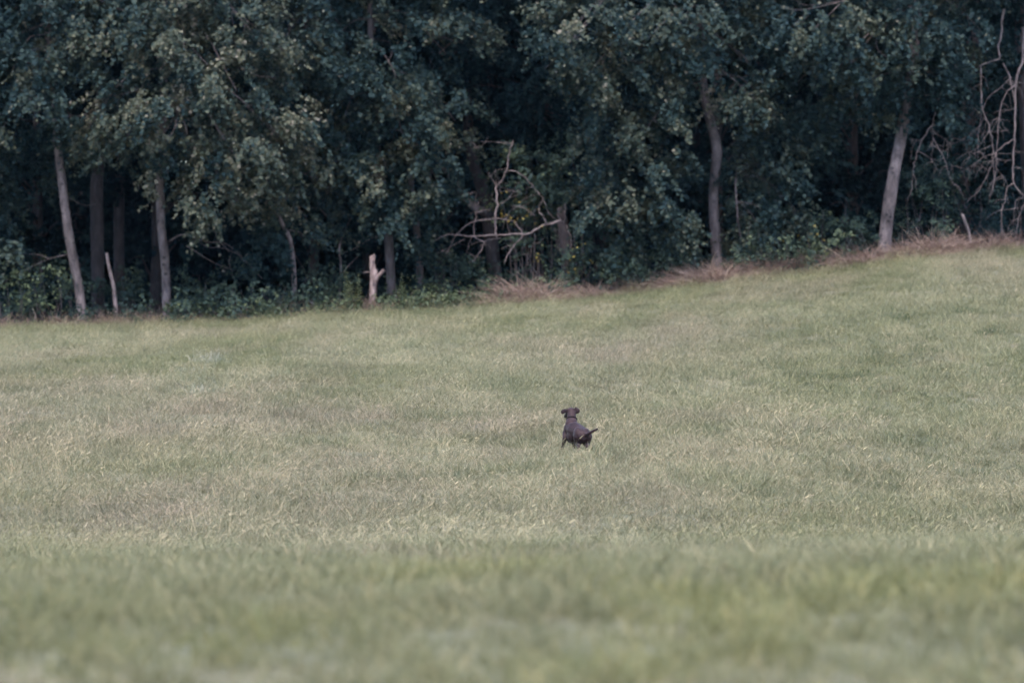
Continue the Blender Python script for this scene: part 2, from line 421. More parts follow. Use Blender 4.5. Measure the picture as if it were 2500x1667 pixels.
def grass(name, label, x, y, base_scale, near=False, extra=None):
    g = np.random.default_rng(len(x) + 1)
    n = len(x); z = T(x, y)
    t = np.zeros((n, 3)) + C_GREEN
    def mixin(c, w):
        nonlocal t
        t = t * (1 - w[:, None]) + c * w[:, None]
    # patches run along the slope, so they are long across the view and short in depth... on the ground they are about round
    a = fbm(x / 3.2, y / 9.0, 21, 3); b2 = fbm(x / 2.2 + 40, y / 8.0, 31, 3); c3 = fbm(x / 1.1, y / 3.0, 41, 2); dk = fbm(x / 1.6 + 9, y / 4.0, 51, 3)
    mixin(C_PALE, sstep(.35, .65, a) * .8)
    if not near:
        mixin(C_STRAW, .75 * np.exp(-((y - 62) / 9) ** 2) * (.35 + .65 * sstep(.3, .6, c3)))
        bl = np.exp(-(((x + 3.6) / 4.2) ** 2 + ((y - 74) / 7) ** 2)) + .8 * np.exp(-(((x - 2.6) / 3.0) ** 2 + ((y - 96) / 9) ** 2)) + .7 * np.exp(-(((x + 5.5) / 3) ** 2 + ((y - 53) / 4) ** 2))
        mixin(C_BROWN, np.clip(.5 * sstep(.45, .75, b2) + .8 * bl * (.35 + .65 * sstep(.25, .6, c3)), 0, .85))
        mixin(C_GREEN, sstep(2, 9, x) * (1 - sstep(95, 125, y)) * .45)
        mixin(C_DEEP, sstep(.60, .80, dk) * .5)
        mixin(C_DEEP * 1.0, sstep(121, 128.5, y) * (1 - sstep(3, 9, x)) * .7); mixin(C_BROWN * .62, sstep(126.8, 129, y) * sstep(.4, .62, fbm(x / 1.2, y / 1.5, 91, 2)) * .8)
        mixin(C_STRAW * 1.05, (g.random(n) < .10) * .7)
    else:
        mixin(C_GREEN * np.array([.98, .96, .92]), .65 - .5 * sstep(17, 32, y))
        mixin(C_PALE * .95, .55 * sstep(18, 36, y))
        mixin(C_YEL * .9, sstep(.5, .7, c3) * .6); mixin(C_DEEP, sstep(.6, .8, dk) * .6)
        mixin(C_BROWN, sstep(.62, .78, b2) * .5)
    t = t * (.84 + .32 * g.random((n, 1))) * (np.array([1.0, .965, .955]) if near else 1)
    tall = 1.75 * np.exp(-(((x - 1.0) / .9) ** 2 + ((y - 63.9) / 1.0) ** 2)) * (0 if near else 1)
    boost = np.zeros(n)
    if extra is not None:
        e = len(extra); cols = np.array([C_DEEP * .95, C_DEEP * .8 + C_BROWN * .15, C_STRAW * .85, [.262, .256, .225], C_STRAW * .9]); sz = np.array([.20, .10, .35, .1, .35])
        t[-e:] = cols[extra.astype(int)] * (.85 + .3 * g.random((e, 1))); boost[-e:] = sz[extra.astype(int)]
    me = mesh_np(name, np.stack([x, y, z], 1), np.zeros((0, 4), int))
    hf = .75 + .5 * fbm(x / 1.4, y / 2.2, 61, 2) + .35 * (g.random(n) - .5)
    s = base_scale * (hf + .38 * tall + boost + (0 if near else .75 * sstep(126.8, 129.3, y) * (.15 + fbm(x / .9, y / .9, 83, 2))))
    pick = g.integers(0, len(specs), n); st_ = g.random(n) < (0 if near else 1) * (.07 + .08 * fbm(x / 2.5, y / 5, 81, 2)); st_ &= ~((np.abs(x - 1.0) < 1.0) & (y > 62.5) & (y < 66)); pick[st_] = 6 + g.integers(0, 2, st_.sum()); pick[(g.random(n) < .5) & (pick == 4)] = 0
    wind = (fbm(x / 6, y / 9, 71, 2) - .5) * 1.1
    rot = np.stack([g.normal(0, .14, n), g.normal(.08, .14, n) + wind * .6, g.normal(0, 1.2, n)], 1)
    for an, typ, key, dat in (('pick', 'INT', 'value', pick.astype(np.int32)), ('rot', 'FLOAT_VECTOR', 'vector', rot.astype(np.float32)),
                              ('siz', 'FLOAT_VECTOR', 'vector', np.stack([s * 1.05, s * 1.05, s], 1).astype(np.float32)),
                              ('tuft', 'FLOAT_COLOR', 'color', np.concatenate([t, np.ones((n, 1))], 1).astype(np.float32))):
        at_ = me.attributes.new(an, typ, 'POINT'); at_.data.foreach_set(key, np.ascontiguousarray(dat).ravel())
    o = obj(name, me); md = o.modifiers.new('scatter', 'NODES'); md.node_group = GN
    tag(o, label, 'grass', kind='stuff')
    return o

DENS = 10.5
def ray_ground(px, py):
    Y = np.arange(45, 129.5, .1)
    zr = EYE + (833.5 - py) / FPX * Y; zt = T((px - 1250) / FPX * Y, Y)
    k = np.argmax(zt >= zr); return (px - 1250) / FPX * Y[k], Y[k]
def scatter(y0, y1, margin, dens):
    g = np.random.default_rng(int(y0 * 7))
    hw = lambda y: 1250 / FPX * y + margin
    w = hw(y1); st = 1 / math.sqrt(dens)          # jittered grid: even cover without bald spots
    xs, ys = np.meshgrid(np.arange(-w, w, st), np.arange(y0, y1, st))
    x = xs.ravel() + (g.random(xs.size) - .5) * st * 1.1; y = ys.ravel() + (g.random(xs.size) - .5) * st * 1.1
    k = (np.abs(x) < hw(y)) & (y > y0 - .2) & (y < y1 + .1); return x[k], y[k]
x1, y1 = scatter(44, 70, 1.2, DENS * 1.25); x2, y2 = scatter(70, 98, 1.5, DENS); x3, y3 = scatter(98, 129.6, 2.0, DENS * .8)
xa, ya = np.concatenate([x1, x2, x3]), np.concatenate([y1, y2, y3])
eg = np.random.default_rng(8); EX = []
for px, py, wpx, cnt, kind in ((2355, 760, 40, 9, 0), (2240, 778, 30, 5, 0), (2480, 745, 60, 12, 0), (2130, 875, 70, 10, 1), (2225, 860, 40, 7, 0), (2440, 818, 40, 6, 0), (1960, 930, 50, 7, 1), (1975, 845, 40, 5, 0), (2060, 925, 60, 7, 0),
                               (1990, 1055, 90, 14, 2), (2100, 1060, 60, 8, 2), (505, 885, 35, 9, 3), (535, 872, 10, 3, 3), (480, 920, 30, 8, 3), (510, 960, 45, 6, 3), (2150, 1200, 70, 10, 1), (1850, 1215, 60, 8, 1), (1340, 1040, 10, 4, 2),
                               (1395, 1100, 14, 4, 4), (1425, 1102, 20, 5, 4), (1380, 1098, 12, 4, 4)):
    for _ in range(cnt):
        a, b_ = ray_ground(px + eg.normal(0, wpx * .5), py + eg.normal(0, 4)); EX.append((a, b_, kind))
EX = np.array(EX)
xa = np.concatenate([xa, EX[:, 0]]); ya = np.concatenate([ya, EX[:, 1]])
grass('meadow_grass', 'pale dry green meadow grass sloping up to the wood edge', xa, ya, .88, extra=EX[:, 2])
xn1, yn1 = scatter(11, 26, .8, 11); xn2, yn2 = scatter(26, 44, .9, 9.5); xn, yn = np.concatenate([xn1, xn2]), np.concatenate([yn1, yn2])
grass('foreground_grass', 'blurred greener grass on the near rise at the bottom', xn, yn, .78, True)

# ------------------------------------------------------------------ trees
def mass_px(lst, Y):
    out = []
    for it in lst:
        px, py, r = it[:3]; dy = it[3] if len(it) > 3 else 0; den = it[4] if len(it) > 4 else 1; rz = it[5] if len(it) > 5 else r * .85
        s = Y / FPX
        out.append((P(px, py, Y + dy), r * s, rz * s, den))
    return out

def tree(name, label, trunk, Y, masses, leafmat, barkmat, group=None, seed=0, limbs=None, boughs=True, n_tw=2, **kw):
    """trunk: list of (px, py, radius m) from the base up; masses: foliage masses in photo pixels with depth offsets"""
    g = np.random.default_rng(seed + 100)
    base = ground(trunk[0][0], Y); base[2] -= .12
    root = empty(name, base + np.array([0, 0, .12])); tag(root, label, 'tree' if 'tree' in name else 'sapling', group)
    pts = [base] + [P(px, py, Y + .25 * math.sin(i * 1.9 + seed)) for i, (px, py, r) in enumerate(trunk[1:])]
    rad = [trunk[0][2] * 1.25] + [t[2] for t in trunk[1:]]
    pts.insert(1, pts[0] * .82 + pts[1] * .18); rad.insert(1, trunk[0][2])
    parts = [tube(pts, rad, 12, 5, .035, seed=seed)]
    ms = mass_px(masses, Y)
    L, rr = smooth_line(pts, rad, 5)
    if boughs:
        for c, rx, rz, den in ms:
            i = int(np.argmin(np.abs(L[:, 2] - (c[2] + .45 * np.linalg.norm((c - L[len(L) // 2])[:2]) + .2))))
            lo = int(.66 * len(L)); i = i if i > lo else lo + int(g.integers(0, max(1, int(.3 * len(L)))))
            i = min(i, len(L) - 2)
            s = L[i]; v = c - s
            if s[2] - c[2] > 1.5 and c[2] < L[len(L) // 2][2] + 1.0: continue
            mid = s + v * .5 + np.array([0, 0, .18 * np.linalg.norm(v)]) + g.normal(0, .08, 3)
            r0 = min(rr[i] * .4, .018 + .008 * np.linalg.norm(v))
            parts.append(tube([s, mid, c, c + v * .12 - np.array([0, 0, .2])], [r0, r0 * .6, r0 * .3, .006], 6, 3, .08, seed=seed))
            for q in range(n_tw):
                d = g.standard_normal(3); d /= np.linalg.norm(d)
                e = c + d * np.array([rx, rx, rz]) * .9
                parts.append(tube([mid * .4 + c * .6, (c + e) / 2 + np.array([0, 0, .1]), e], [r0 * .4, r0 * .22, .004], 5, 3, .1, seed=seed + q))
    V, F = join(parts)
    obj('trunk', mesh_np('trunk', V, F, M[barkmat], True), root)
    for lm in (limbs or []):
        pl, r0, r1 = lm
        V, F = tube([P(px, py, Y - .05 + .15 * k) for k, (px, py) in enumerate(pl)], np.linspace(r0, r1, len(pl)), 6, 4, .1, seed=seed)
        obj('dead_branch', mesh_np('dead_branch', V, F, M['dead_wood_dim'], True), root)
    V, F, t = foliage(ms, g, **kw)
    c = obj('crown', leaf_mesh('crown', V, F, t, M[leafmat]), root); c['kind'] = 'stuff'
    return root

MAPLE = dict(leaf=.112, sub=10.5, spr=12, per=17, droop=.8, tint_sd=.12)
# (px, py, radius px, depth offset m, density, vertical radius px)
tree('maple_tree', 'pale slender trunk leaning left at the far left, with scars', [(205, 782, .16), (192, 700, .145), (178, 630, .148), (163, 540, .135), (152, 450, .138), (142, 370, .125), (137, 300, .12), (120, 120, .12), (112, -60, .10), (108, -330, .05)], 130.5,
     [(40, 150, 120, -.8), (150, 60, 110, -1.0), (15, 300, 95, -.4), (60, 420, 80, .6, .8), (230, 70, 110, -.6), (100, 235, 90, -.9, .9), (10, 40, 110), (-60, 480, 90, .5), (-120, 150, 140), (25, 520, 42, .3, 1, 60), (120, -90, 180), (0, -220, 180), (240, -200, 170), (-140, -80, 160), (180, 300, 48, -.8, 1, 60), (30, 620, 35, -.3, .6)],
     'leaf_maple', 'bark_pale', seed=1, limbs=[([(172, 620), (120, 632), (60, 660), (10, 690)], .013, .004), ([(150, 470), (200, 500), (235, 498)], .010, .004), ([(120, 632), (95, 622), (60, 620)], .012, .004)], **MAPLE)
tree('maple_tree', 'straight pale trunk under the large lit hanging crown', [(408, 752, .15), (405, 690, .135), (401, 620, .138), (393, 550, .13), (391, 480, .132), (388, 380, .12), (400, 200, .11), (410, 0, .09), (420, -330, .04)], 131,
     [(330, 60, 130, -1.6), (450, 120, 140, -2.2), (560, 190, 130, -2.4), (650, 300, 110, -2), (330, 250, 110, -2.2), (450, 300, 120, -2.8), (235, 285, 70, -2), (560, 360, 110, -2.6), (690, 395, 80, -1.8), (485, 465, 45, -2.5, 1.2, 85), (400, 385, 65, -2.4), (300, 360, 38, -2, 1.1, 55), (560, 460, 45, -2.2, 1, 70), (255, 370, 28, -1.8, 1, 50), (620, 470, 50, -1.6), (430, -60, 170, -1), (600, 60, 130, -1.2), (560, -160, 180), (330, -180, 170), (700, 130, 110, -.6, .8)],
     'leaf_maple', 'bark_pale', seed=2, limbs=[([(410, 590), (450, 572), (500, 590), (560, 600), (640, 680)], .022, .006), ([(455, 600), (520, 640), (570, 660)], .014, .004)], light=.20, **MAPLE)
tree('young_maple_tree', 'thin crooked trunk bending beneath the hanging crown, left of centre', [(720, 702, .075), (716, 640, .072), (706, 580, .07), (682, 530, .062), (655, 440, .055), (640, 330, .04), (630, 200, .02)], 131.5,
     [(640, 525, 50, -.6, 1.1, 80), (650, 610, 30, -.5, 1, 40), (770, 440, 90, .2), (830, 400, 95, .4), (740, 520, 40, .2, .8, 45), (790, 520, 55, .6, .9, 60), (720, 340, 90, .5)],
     'leaf_maple', 'bark_pale', seed=3, limbs=[([(706, 560), (735, 570), (752, 590)], .012, .004)], **MAPLE)
tree('maple_tree', 'dark double-bent trunk behind the forked stump', [(958, 735, .15), (952, 640, .14), (944, 540, .135), (925, 420, .125), (918, 320, .11), (905, 120, .09), (900, -330, .04)], 133,
     [(820, 90, 150, -1), (960, 170, 140, -1.6), (850, 260, 120, -1.4), (980, 320, 115, -1.8), (900, 440, 85, -1.6), (1055, 420, 90, -1.8), (955, 520, 55, -1.8, 1, 70), (1070, 490, 50, -1.6, 1.1, 65), (1070, 110, 130, -.8), (720, 60, 130, -.4), (1000, 500, 60, -1.4), (800, 330, 100, -.8), (860, 510, 45, -1, 1, 55), (900, -120, 190), (1080, -130, 180), (760, -150, 180), (1090, 270, 90, -.8, .9), (1010, 600, 26, -1, .7)],
     'leaf_maple', 'bark_mid', seed=4, limbs=[([(945, 578), (910, 580), (870, 605), (830, 620)], .02, .006)], light=.02, **MAPLE)
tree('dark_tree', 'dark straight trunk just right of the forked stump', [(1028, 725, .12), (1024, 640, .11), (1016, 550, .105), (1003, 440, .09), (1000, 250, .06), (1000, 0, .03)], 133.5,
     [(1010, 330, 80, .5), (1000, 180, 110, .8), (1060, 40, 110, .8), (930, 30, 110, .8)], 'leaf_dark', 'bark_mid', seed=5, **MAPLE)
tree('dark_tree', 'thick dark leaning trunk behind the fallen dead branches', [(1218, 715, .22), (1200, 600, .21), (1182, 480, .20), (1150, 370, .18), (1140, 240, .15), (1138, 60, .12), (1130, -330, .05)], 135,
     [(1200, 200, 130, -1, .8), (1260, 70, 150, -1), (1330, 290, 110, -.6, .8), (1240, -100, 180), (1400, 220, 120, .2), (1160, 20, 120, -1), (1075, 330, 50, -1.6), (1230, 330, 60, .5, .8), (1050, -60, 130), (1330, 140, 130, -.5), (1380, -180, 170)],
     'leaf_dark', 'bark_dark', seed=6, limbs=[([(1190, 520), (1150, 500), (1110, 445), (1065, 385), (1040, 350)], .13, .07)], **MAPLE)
tree('maple_tree', 'grey trunk with a bow to the right, right of centre', [(1756, 655, .165), (1745, 560, .16), (1742, 470, .155), (1750, 370, .16), (1735, 300, .145), (1720, 230, .12), (1712, 100, .10), (1705, -60, .08), (1700, -330, .04)], 131,
     [(1410, 60, 120, -2.6), (1370, 130, 60, -2.8), (1470, 140, 110, -2.4), (1560, 120, 130, -1.4), (1660, 60, 140, -1.2), (1500, 280, 115, -1.2), (1595, 290, 95, -1.4), (1800, 130, 130, -1), (1560, 430, 105, -1.6), (1655, 420, 45, -1.2, .8), (1480, 510, 90, -1.4), (1625, 540, 60, -1.8), (1455, 420, 80, -.8), (1880, 270, 80, -.6), (1575, 545, 60, -1.6, 1, 50), (1428, 500, 42, .4), (1835, 235, 50, -1.2, .9), (1500, -60, 160), (1680, -140, 190), (1380, -120, 160, -1), (1850, -60, 170), (1530, 580, 40, -1.2, 1, 45), (1665, 530, 30, -1.4), (1880, 370, 60, .4, .8)],
     'leaf_maple', 'bark_mid', seed=7, light=.07, **MAPLE)
tree('maple_tree', 'thick pale trunk leaning right, the palest trunk on the right', [(2158, 610, .215), (2163, 560, .20), (2172, 490, .195), (2187, 400, .18), (2203, 320, .172), (2214, 250, .165), (2232, 120, .15), (2245, -60, .11), (2255, -330, .05)], 130.5,
     [(2010, 50, 125, -1), (2110, 110, 100, -1.2), (2070, 140, 45, -1.6, 1.2, 75), (2220, 130, 110, -1.4), (2300, 130, 105, -.8), (2230, 170, 50, -1.2, 1, 50), (2238, 30, 70, -1.4), (2300, 245, 65, -.6), (1980, 170, 110, .2), (2140, 240, 75, .4), (2390, 70, 100, -.2, .8), (1930, 70, 110), (2060, 270, 80, .8), (1960, 320, 70, .9, .8), (2250, -100, 190), (2050, -130, 180), (2420, -140, 180), (2320, 320, 40, 0, .7)],
     'leaf_maple', 'bark_pale', seed=8, light=-.04, **MAPLE)
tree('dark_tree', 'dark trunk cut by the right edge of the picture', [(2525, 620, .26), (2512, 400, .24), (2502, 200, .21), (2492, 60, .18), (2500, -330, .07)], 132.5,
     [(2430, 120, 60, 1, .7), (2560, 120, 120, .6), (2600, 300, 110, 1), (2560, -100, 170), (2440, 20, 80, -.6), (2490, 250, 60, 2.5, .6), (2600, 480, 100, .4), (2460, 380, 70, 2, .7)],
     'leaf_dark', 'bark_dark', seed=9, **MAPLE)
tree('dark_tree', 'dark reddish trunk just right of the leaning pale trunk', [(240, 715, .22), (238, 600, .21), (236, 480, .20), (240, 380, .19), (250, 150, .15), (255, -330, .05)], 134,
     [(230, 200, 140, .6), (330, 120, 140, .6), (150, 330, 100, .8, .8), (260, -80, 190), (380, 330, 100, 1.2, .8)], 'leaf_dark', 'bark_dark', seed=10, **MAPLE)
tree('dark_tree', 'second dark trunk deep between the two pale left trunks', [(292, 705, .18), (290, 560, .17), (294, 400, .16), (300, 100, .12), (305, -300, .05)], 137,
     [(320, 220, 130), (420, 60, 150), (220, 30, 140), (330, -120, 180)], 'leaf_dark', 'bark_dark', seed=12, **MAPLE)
tree('maple_tree', 'pale trunk foot flaring in at the left picture edge', [(-8, 785, .22), (-22, 700, .17), (-50, 560, .16), (-70, 380, .14), (-80, 100, .12), (-85, -300, .05)], 130.3,
     [(-90, 330, 110), (-160, 200, 140), (-70, 20, 130), (-90, -180, 180), (-180, 420, 110)], 'leaf_maple', 'bark_pale', seed=13, boughs=False, **MAPLE)

# saplings and shrubs
tree('leafy_sapling', 'small bushy sapling just right of the bowed grey trunk', [(1818, 655, .035), (1808, 590, .032), (1800, 520, .03), (1796, 450, .025), (1800, 400, .01)], 130.6,
     [(1870, 455, 70, -.2, .9), (1822, 425, 36, 0), (1840, 530, 55, -.3, .8), (1925, 500, 42, 0, .9, 34), (1900, 420, 36, .2, .8), (1795, 600, 26, .1, .6), (1880, 560, 40, .2, .7), (1822, 360, 26, .2)], 'leaf_maple', 'bark_mid', seed=21, light=.02, **MAPLE)
tree('bare_sapling', 'thin bare sapling with a forked top above the undergrowth', [(826, 705, .035), (832, 650, .03), (828, 610, .028), (838, 570, .02), (858, 530, .008)], 132,
     [(840, 520, 28, .2, .5)], 'leaf_dark', 'bark_mid', seed=22, limbs=[([(826, 680), (850, 650), (875, 625)], .016, .005), ([(830, 600), (812, 560), (805, 530)], .012, .004)], **MAPLE)

def shrub(name, label, masses, Y, mat, cat, group=None, seed=0, stems=4, leaf=.085, yellow=None, **kw):
    g = np.random.default_rng(seed + 300)
    ms = mass_px(masses, Y)
    cx = float(np.mean([m[0][0] for m in ms])); base = np.array([cx, Y, float(T(cx, Y))])
    root = empty(name, base); tag(root, label, cat, group)
    parts = []
    for c, rx, rz, den in ms:
        for k in range(stems):
            s = np.array([c[0] + g.normal(0, rx * .3), c[1] + g.normal(0, rx * .2), 0]); s[2] = float(T(s[0], s[1])) - .05
            e = c + g.normal(0, .5, 3) * np.array([rx, rx, rz])
            parts.append(tube([s, (s + e) / 2 + g.normal(0, .1, 3), e], [.014, .01, .003], 5, 3, .1, seed=seed + k))
    V, F = join(parts)
    st = obj('stems', mesh_np('stems', V, F, M['bark_mid'], True), root); st['kind'] = 'stuff'
    a = dict(leaf=leaf, sub=14, spr=9, per=12, droop=.35, tint_mu=.45); a.update(kw)
    V, F, t = foliage(ms, g, **a)
    c = obj('foliage', leaf_mesh('foliage', V, F, t, M[mat]), root); c['kind'] = 'stuff'
    if yellow:
        ym = mass_px(yellow, Y)
        V, F, t = foliage(ym, g, leaf=.075, sub=2.2, spr=1, per=3, droop=.2, tint_mu=.25)
        yo = obj('yellow_leaves', leaf_mesh('yellow_leaves', V, F, t, M['leaf_yellow']), root); yo['kind'] = 'stuff'
    return root

shrub('hazel_shrub', 'tall dark shrub behind the fallen branches with yellow leaves in it', [(1300, 420, 95), (1400, 400, 95), (1335, 500, 75, .8), (1262, 395, 45), (1275, 520, 60), (1440, 570, 50, -.5), (1300, 470, 55, .6), (1300, 610, 60, .3)], 133, 'leaf_shrub', 'shrub', seed=1, leaf=.10,
      yellow=[(1212, 510, 14, -1.4), (1240, 525, 12, -1.4), (1265, 530, 10, -1.4), (1300, 548, 12, -1.4)])
shrub('bramble_bush', 'dark bramble bush at the foot of the leaning left trunk', [(60, 690, 70), (130, 720, 55), (20, 740, 45), (170, 680, 40, .8), (100, 650, 40, .6)], 131, 'leaf_shrub', 'bush', seed=2)
shrub('young_maple_shoot', 'small light green leaf cluster left of the leaning trunk', [(48, 656, 18), (20, 672, 12), (85, 735, 14), (60, 715, 9), (137, 661, 8)], 130.2, 'leaf_weed', 'shoot', seed=3, stems=1, sub=30, spr=4, per=7)
shrub('bramble_bush', 'low dark brambles between the leaning stake and straight trunk', [(250, 735, 45, 1.5), (310, 725, 45, 1.2), (350, 735, 40), (300, 690, 45, 2.5), (450, 700, 50, 1.5)], 131, 'leaf_shrub', 'bush', seed=4)
shrub('bramble_bush', 'brambles right of the straight pale trunk, under bare twigs', [(500, 720, 55), (570, 715, 60), (640, 720, 55), (600, 680, 45, 1), (450, 745, 35, -.4), (690, 735, 45, -.3)], 131, 'leaf_shrub', 'bush', seed=5, light=.06)
shrub('bramble_bush', 'brambles left of the forked stump below the bare sapling', [(760, 715, 50, .4), (810, 735, 35, -.3), (835, 690, 30, .9), (790, 690, 40, 1.2)], 131, 'leaf_shrub', 'bush', seed=6, light=.08)
shrub('bramble_bush', 'dark undergrowth around the two dark trunks right of the stump', [(985, 715, 26, 1), (1075, 700, 36, 1), (1110, 660, 60, 1.5), (1160, 680, 55, 1.2), (1085, 640, 34, 2), (1210, 670, 45, .8)], 131.5, 'leaf_shrub', 'bush', seed=7, light=-.03)
shrub('bramble_bush', 'leafy brambles under the snag above the dry grass mounds', [(1330, 640, 55), (1390, 650, 50), (1440, 620, 55, .3), (1500, 640, 50, .2), (1310, 680, 40, -.3), (1460, 670, 40, -.2)], 131, 'leaf_shrub', 'bush', seed=8, yellow=[(1318, 652, 9, -.9), (1432, 590, 11, -.8), (1440, 650, 6, -.8)])
shrub('bramble_bush', 'brambles left of the bowed grey trunk over dry grass', [(1570, 620, 55), (1630, 620, 55), (1690, 630, 30, .5), (1600, 660, 40, -.2), (1540, 660, 40), (1660, 650, 40)], 131.2, 'leaf_shrub', 'bush', seed=9)
shrub('bramble_bush', 'brambles between the bowed trunk and the thick pale trunk', [(1880, 600, 45), (1940, 590, 50), (2000, 570, 50), (2060, 570, 50, .2), (2110, 570, 40), (1830, 620, 40), (1970, 535, 40, 1), (2080, 530, 40, 1)], 131.2, 'leaf_shrub', 'bush', seed=10, yellow=[(1968, 563, 8, -.9), (1930, 588, 5, -.8)])
shrub('bramble_bush', 'tall dark bush right of the thick pale trunk', [(2240, 530, 55), (2300, 520, 60), (2280, 460, 60), (2230, 450, 45), (2350, 470, 60, .4), (2330, 560, 40, -.3), (2220, 570, 35, -.2)], 131.3, 'leaf_shrub', 'bush', seed=11)
shrub('bramble_bush', 'dark bush behind hanging dead branches at the right edge', [(2400, 500, 60), (2450, 540, 55), (2490, 480, 65), (2420, 570, 40, -.4), (2550, 540, 65)], 131.8, 'leaf_dark', 'bush', seed=14)

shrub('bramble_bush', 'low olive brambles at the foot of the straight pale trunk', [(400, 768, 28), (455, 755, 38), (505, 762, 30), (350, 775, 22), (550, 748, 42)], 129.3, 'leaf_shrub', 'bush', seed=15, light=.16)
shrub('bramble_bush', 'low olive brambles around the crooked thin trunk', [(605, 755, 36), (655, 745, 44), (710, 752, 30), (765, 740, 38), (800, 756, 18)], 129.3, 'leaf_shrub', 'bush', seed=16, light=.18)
shrub('bramble_bush', 'low weedy scrub at the left picture edge below the dark bush', [(20, 768, 32), (75, 772, 32), (130, 770, 30), (240, 768, 28)], 129.8, 'leaf_shrub', 'bush', seed=17, light=.04)
shrub('bramble_bush', 'brownish scrub along the grass right of the bowed trunk', [(1830, 645, 30), (1890, 632, 34), (1950, 622, 32), (2010, 612, 32), (2070, 602, 28), (1860, 620, 30, .3), (1990, 590, 34, .4)], 129.6, 'leaf_shrub', 'bush', seed=18, light=.12)
shrub('bramble_bush', 'scrub between the two low dry grass mounds', [(1345, 705, 28), (1500, 680, 36), (1560, 672, 36), (1615, 668, 30), (1530, 655, 34, .3)], 129.6, 'leaf_shrub', 'bush', seed=19, light=.12)

def weed(label, px, Y, h, n, seed, spread=.12):
    """upright weed: leafy stems with paired leaves that get smaller towards the top"""
    g = np.random.default_rng(seed + 500)
    base = ground(px, Y); root = empty('tall_weed', base); tag(root, label, 'weed', 'pale upright weeds at the wood edge')
    parts = []; C, Nn, D, S = [], [], [], []
    for k in range(n):
        s = base + np.array([g.normal(0, spread), g.normal(0, spread), -.05])
        hh = h * (.65 + .35 * g.random()) if k else h
        e = s + np.array([g.normal(0, .06), g.normal(0, .06), hh])
        parts.append(tube([s, (s + e) / 2 + g.normal(0, .02, 3), e], [.009, .007, .003], 5, 3, .05, seed=k))
        for j in range(int(hh * 26)):
            t = .15 + .85 * j / (hh * 26); a = j * 2.4 + g.normal(0, .3); r = .11 * (1.1 - t)
            d = np.array([math.cos(a), math.sin(a), -.25])
            C.append(s + (e - s) * t + d * (r + .02)); D.append(d); Nn.append([-d[0] * .3, -d[1] * .3, 1]); S.append((.15 - .10 * t) * (.8 + .4 * g.random()))
    V, F = join(parts); so = obj('stems', mesh_np('stems', V, F, M['leaf_weed'], True), root); so['kind'] = 'stuff'
    V, F = leaves_geo(np.array(C), np.array(Nn, float), np.array(D, float), np.array(S), g)
    lo = obj('leaves', leaf_mesh('leaves', V, F, g.random(len(C)).astype(np.float32), M['leaf_pale_weed']), root); lo['kind'] = 'stuff'

weed('tallest pale weed, close left of the forked stump', 860, 129.2, 1.45, 7, 1, .16)
weed('slim pale weed close right of the forked stump', 982, 129.4, 1.25, 3, 2, .06)
weed('low bushy pale weed right of the slim weed, below the dark trunk', 1044, 129.1, .7, 6, 3, .16)
weed('low pale weed at the grass edge right of the bushy weed', 1080, 129.1, .55, 4, 4, .12)

# strip of rough ground cover between meadow and brambles, left half
def edge_cover():
    g = np.random.default_rng(77)
    n = 900; px = g.random(n) * 1290 - 30; Y = 128.9 + 1.3 * g.random(n)
    keep = (vnoise(px / 38, Y * 1.3, 4) * (.45 + .75 * sstep(350, 700, px))) > .40 + .22 * g.random(n)
    px, Y = px[keep], Y[keep]
    ms = []
    for a, b_ in zip(px, Y):
        X = (a - 1250) / FPX * b_
        r = .09 + .22 * g.random() ** 1.5
        ms.append((np.array([X, b_, float(T(X, b_)) + r * .7]), r, r * .9, 26.0))
    V, F, t = foliage(ms, g, leaf=.075, sub=3, spr=3, per=6, droop=.2, tint_mu=.22, tint_sd=.2)
    o = obj('ground_cover', leaf_mesh('ground_cover', V, F, t, M['leaf_weed']))
    tag(o, 'low leafy ground cover along the foot of the wood edge', 'ground cover', kind='stuff')
edge_cover()

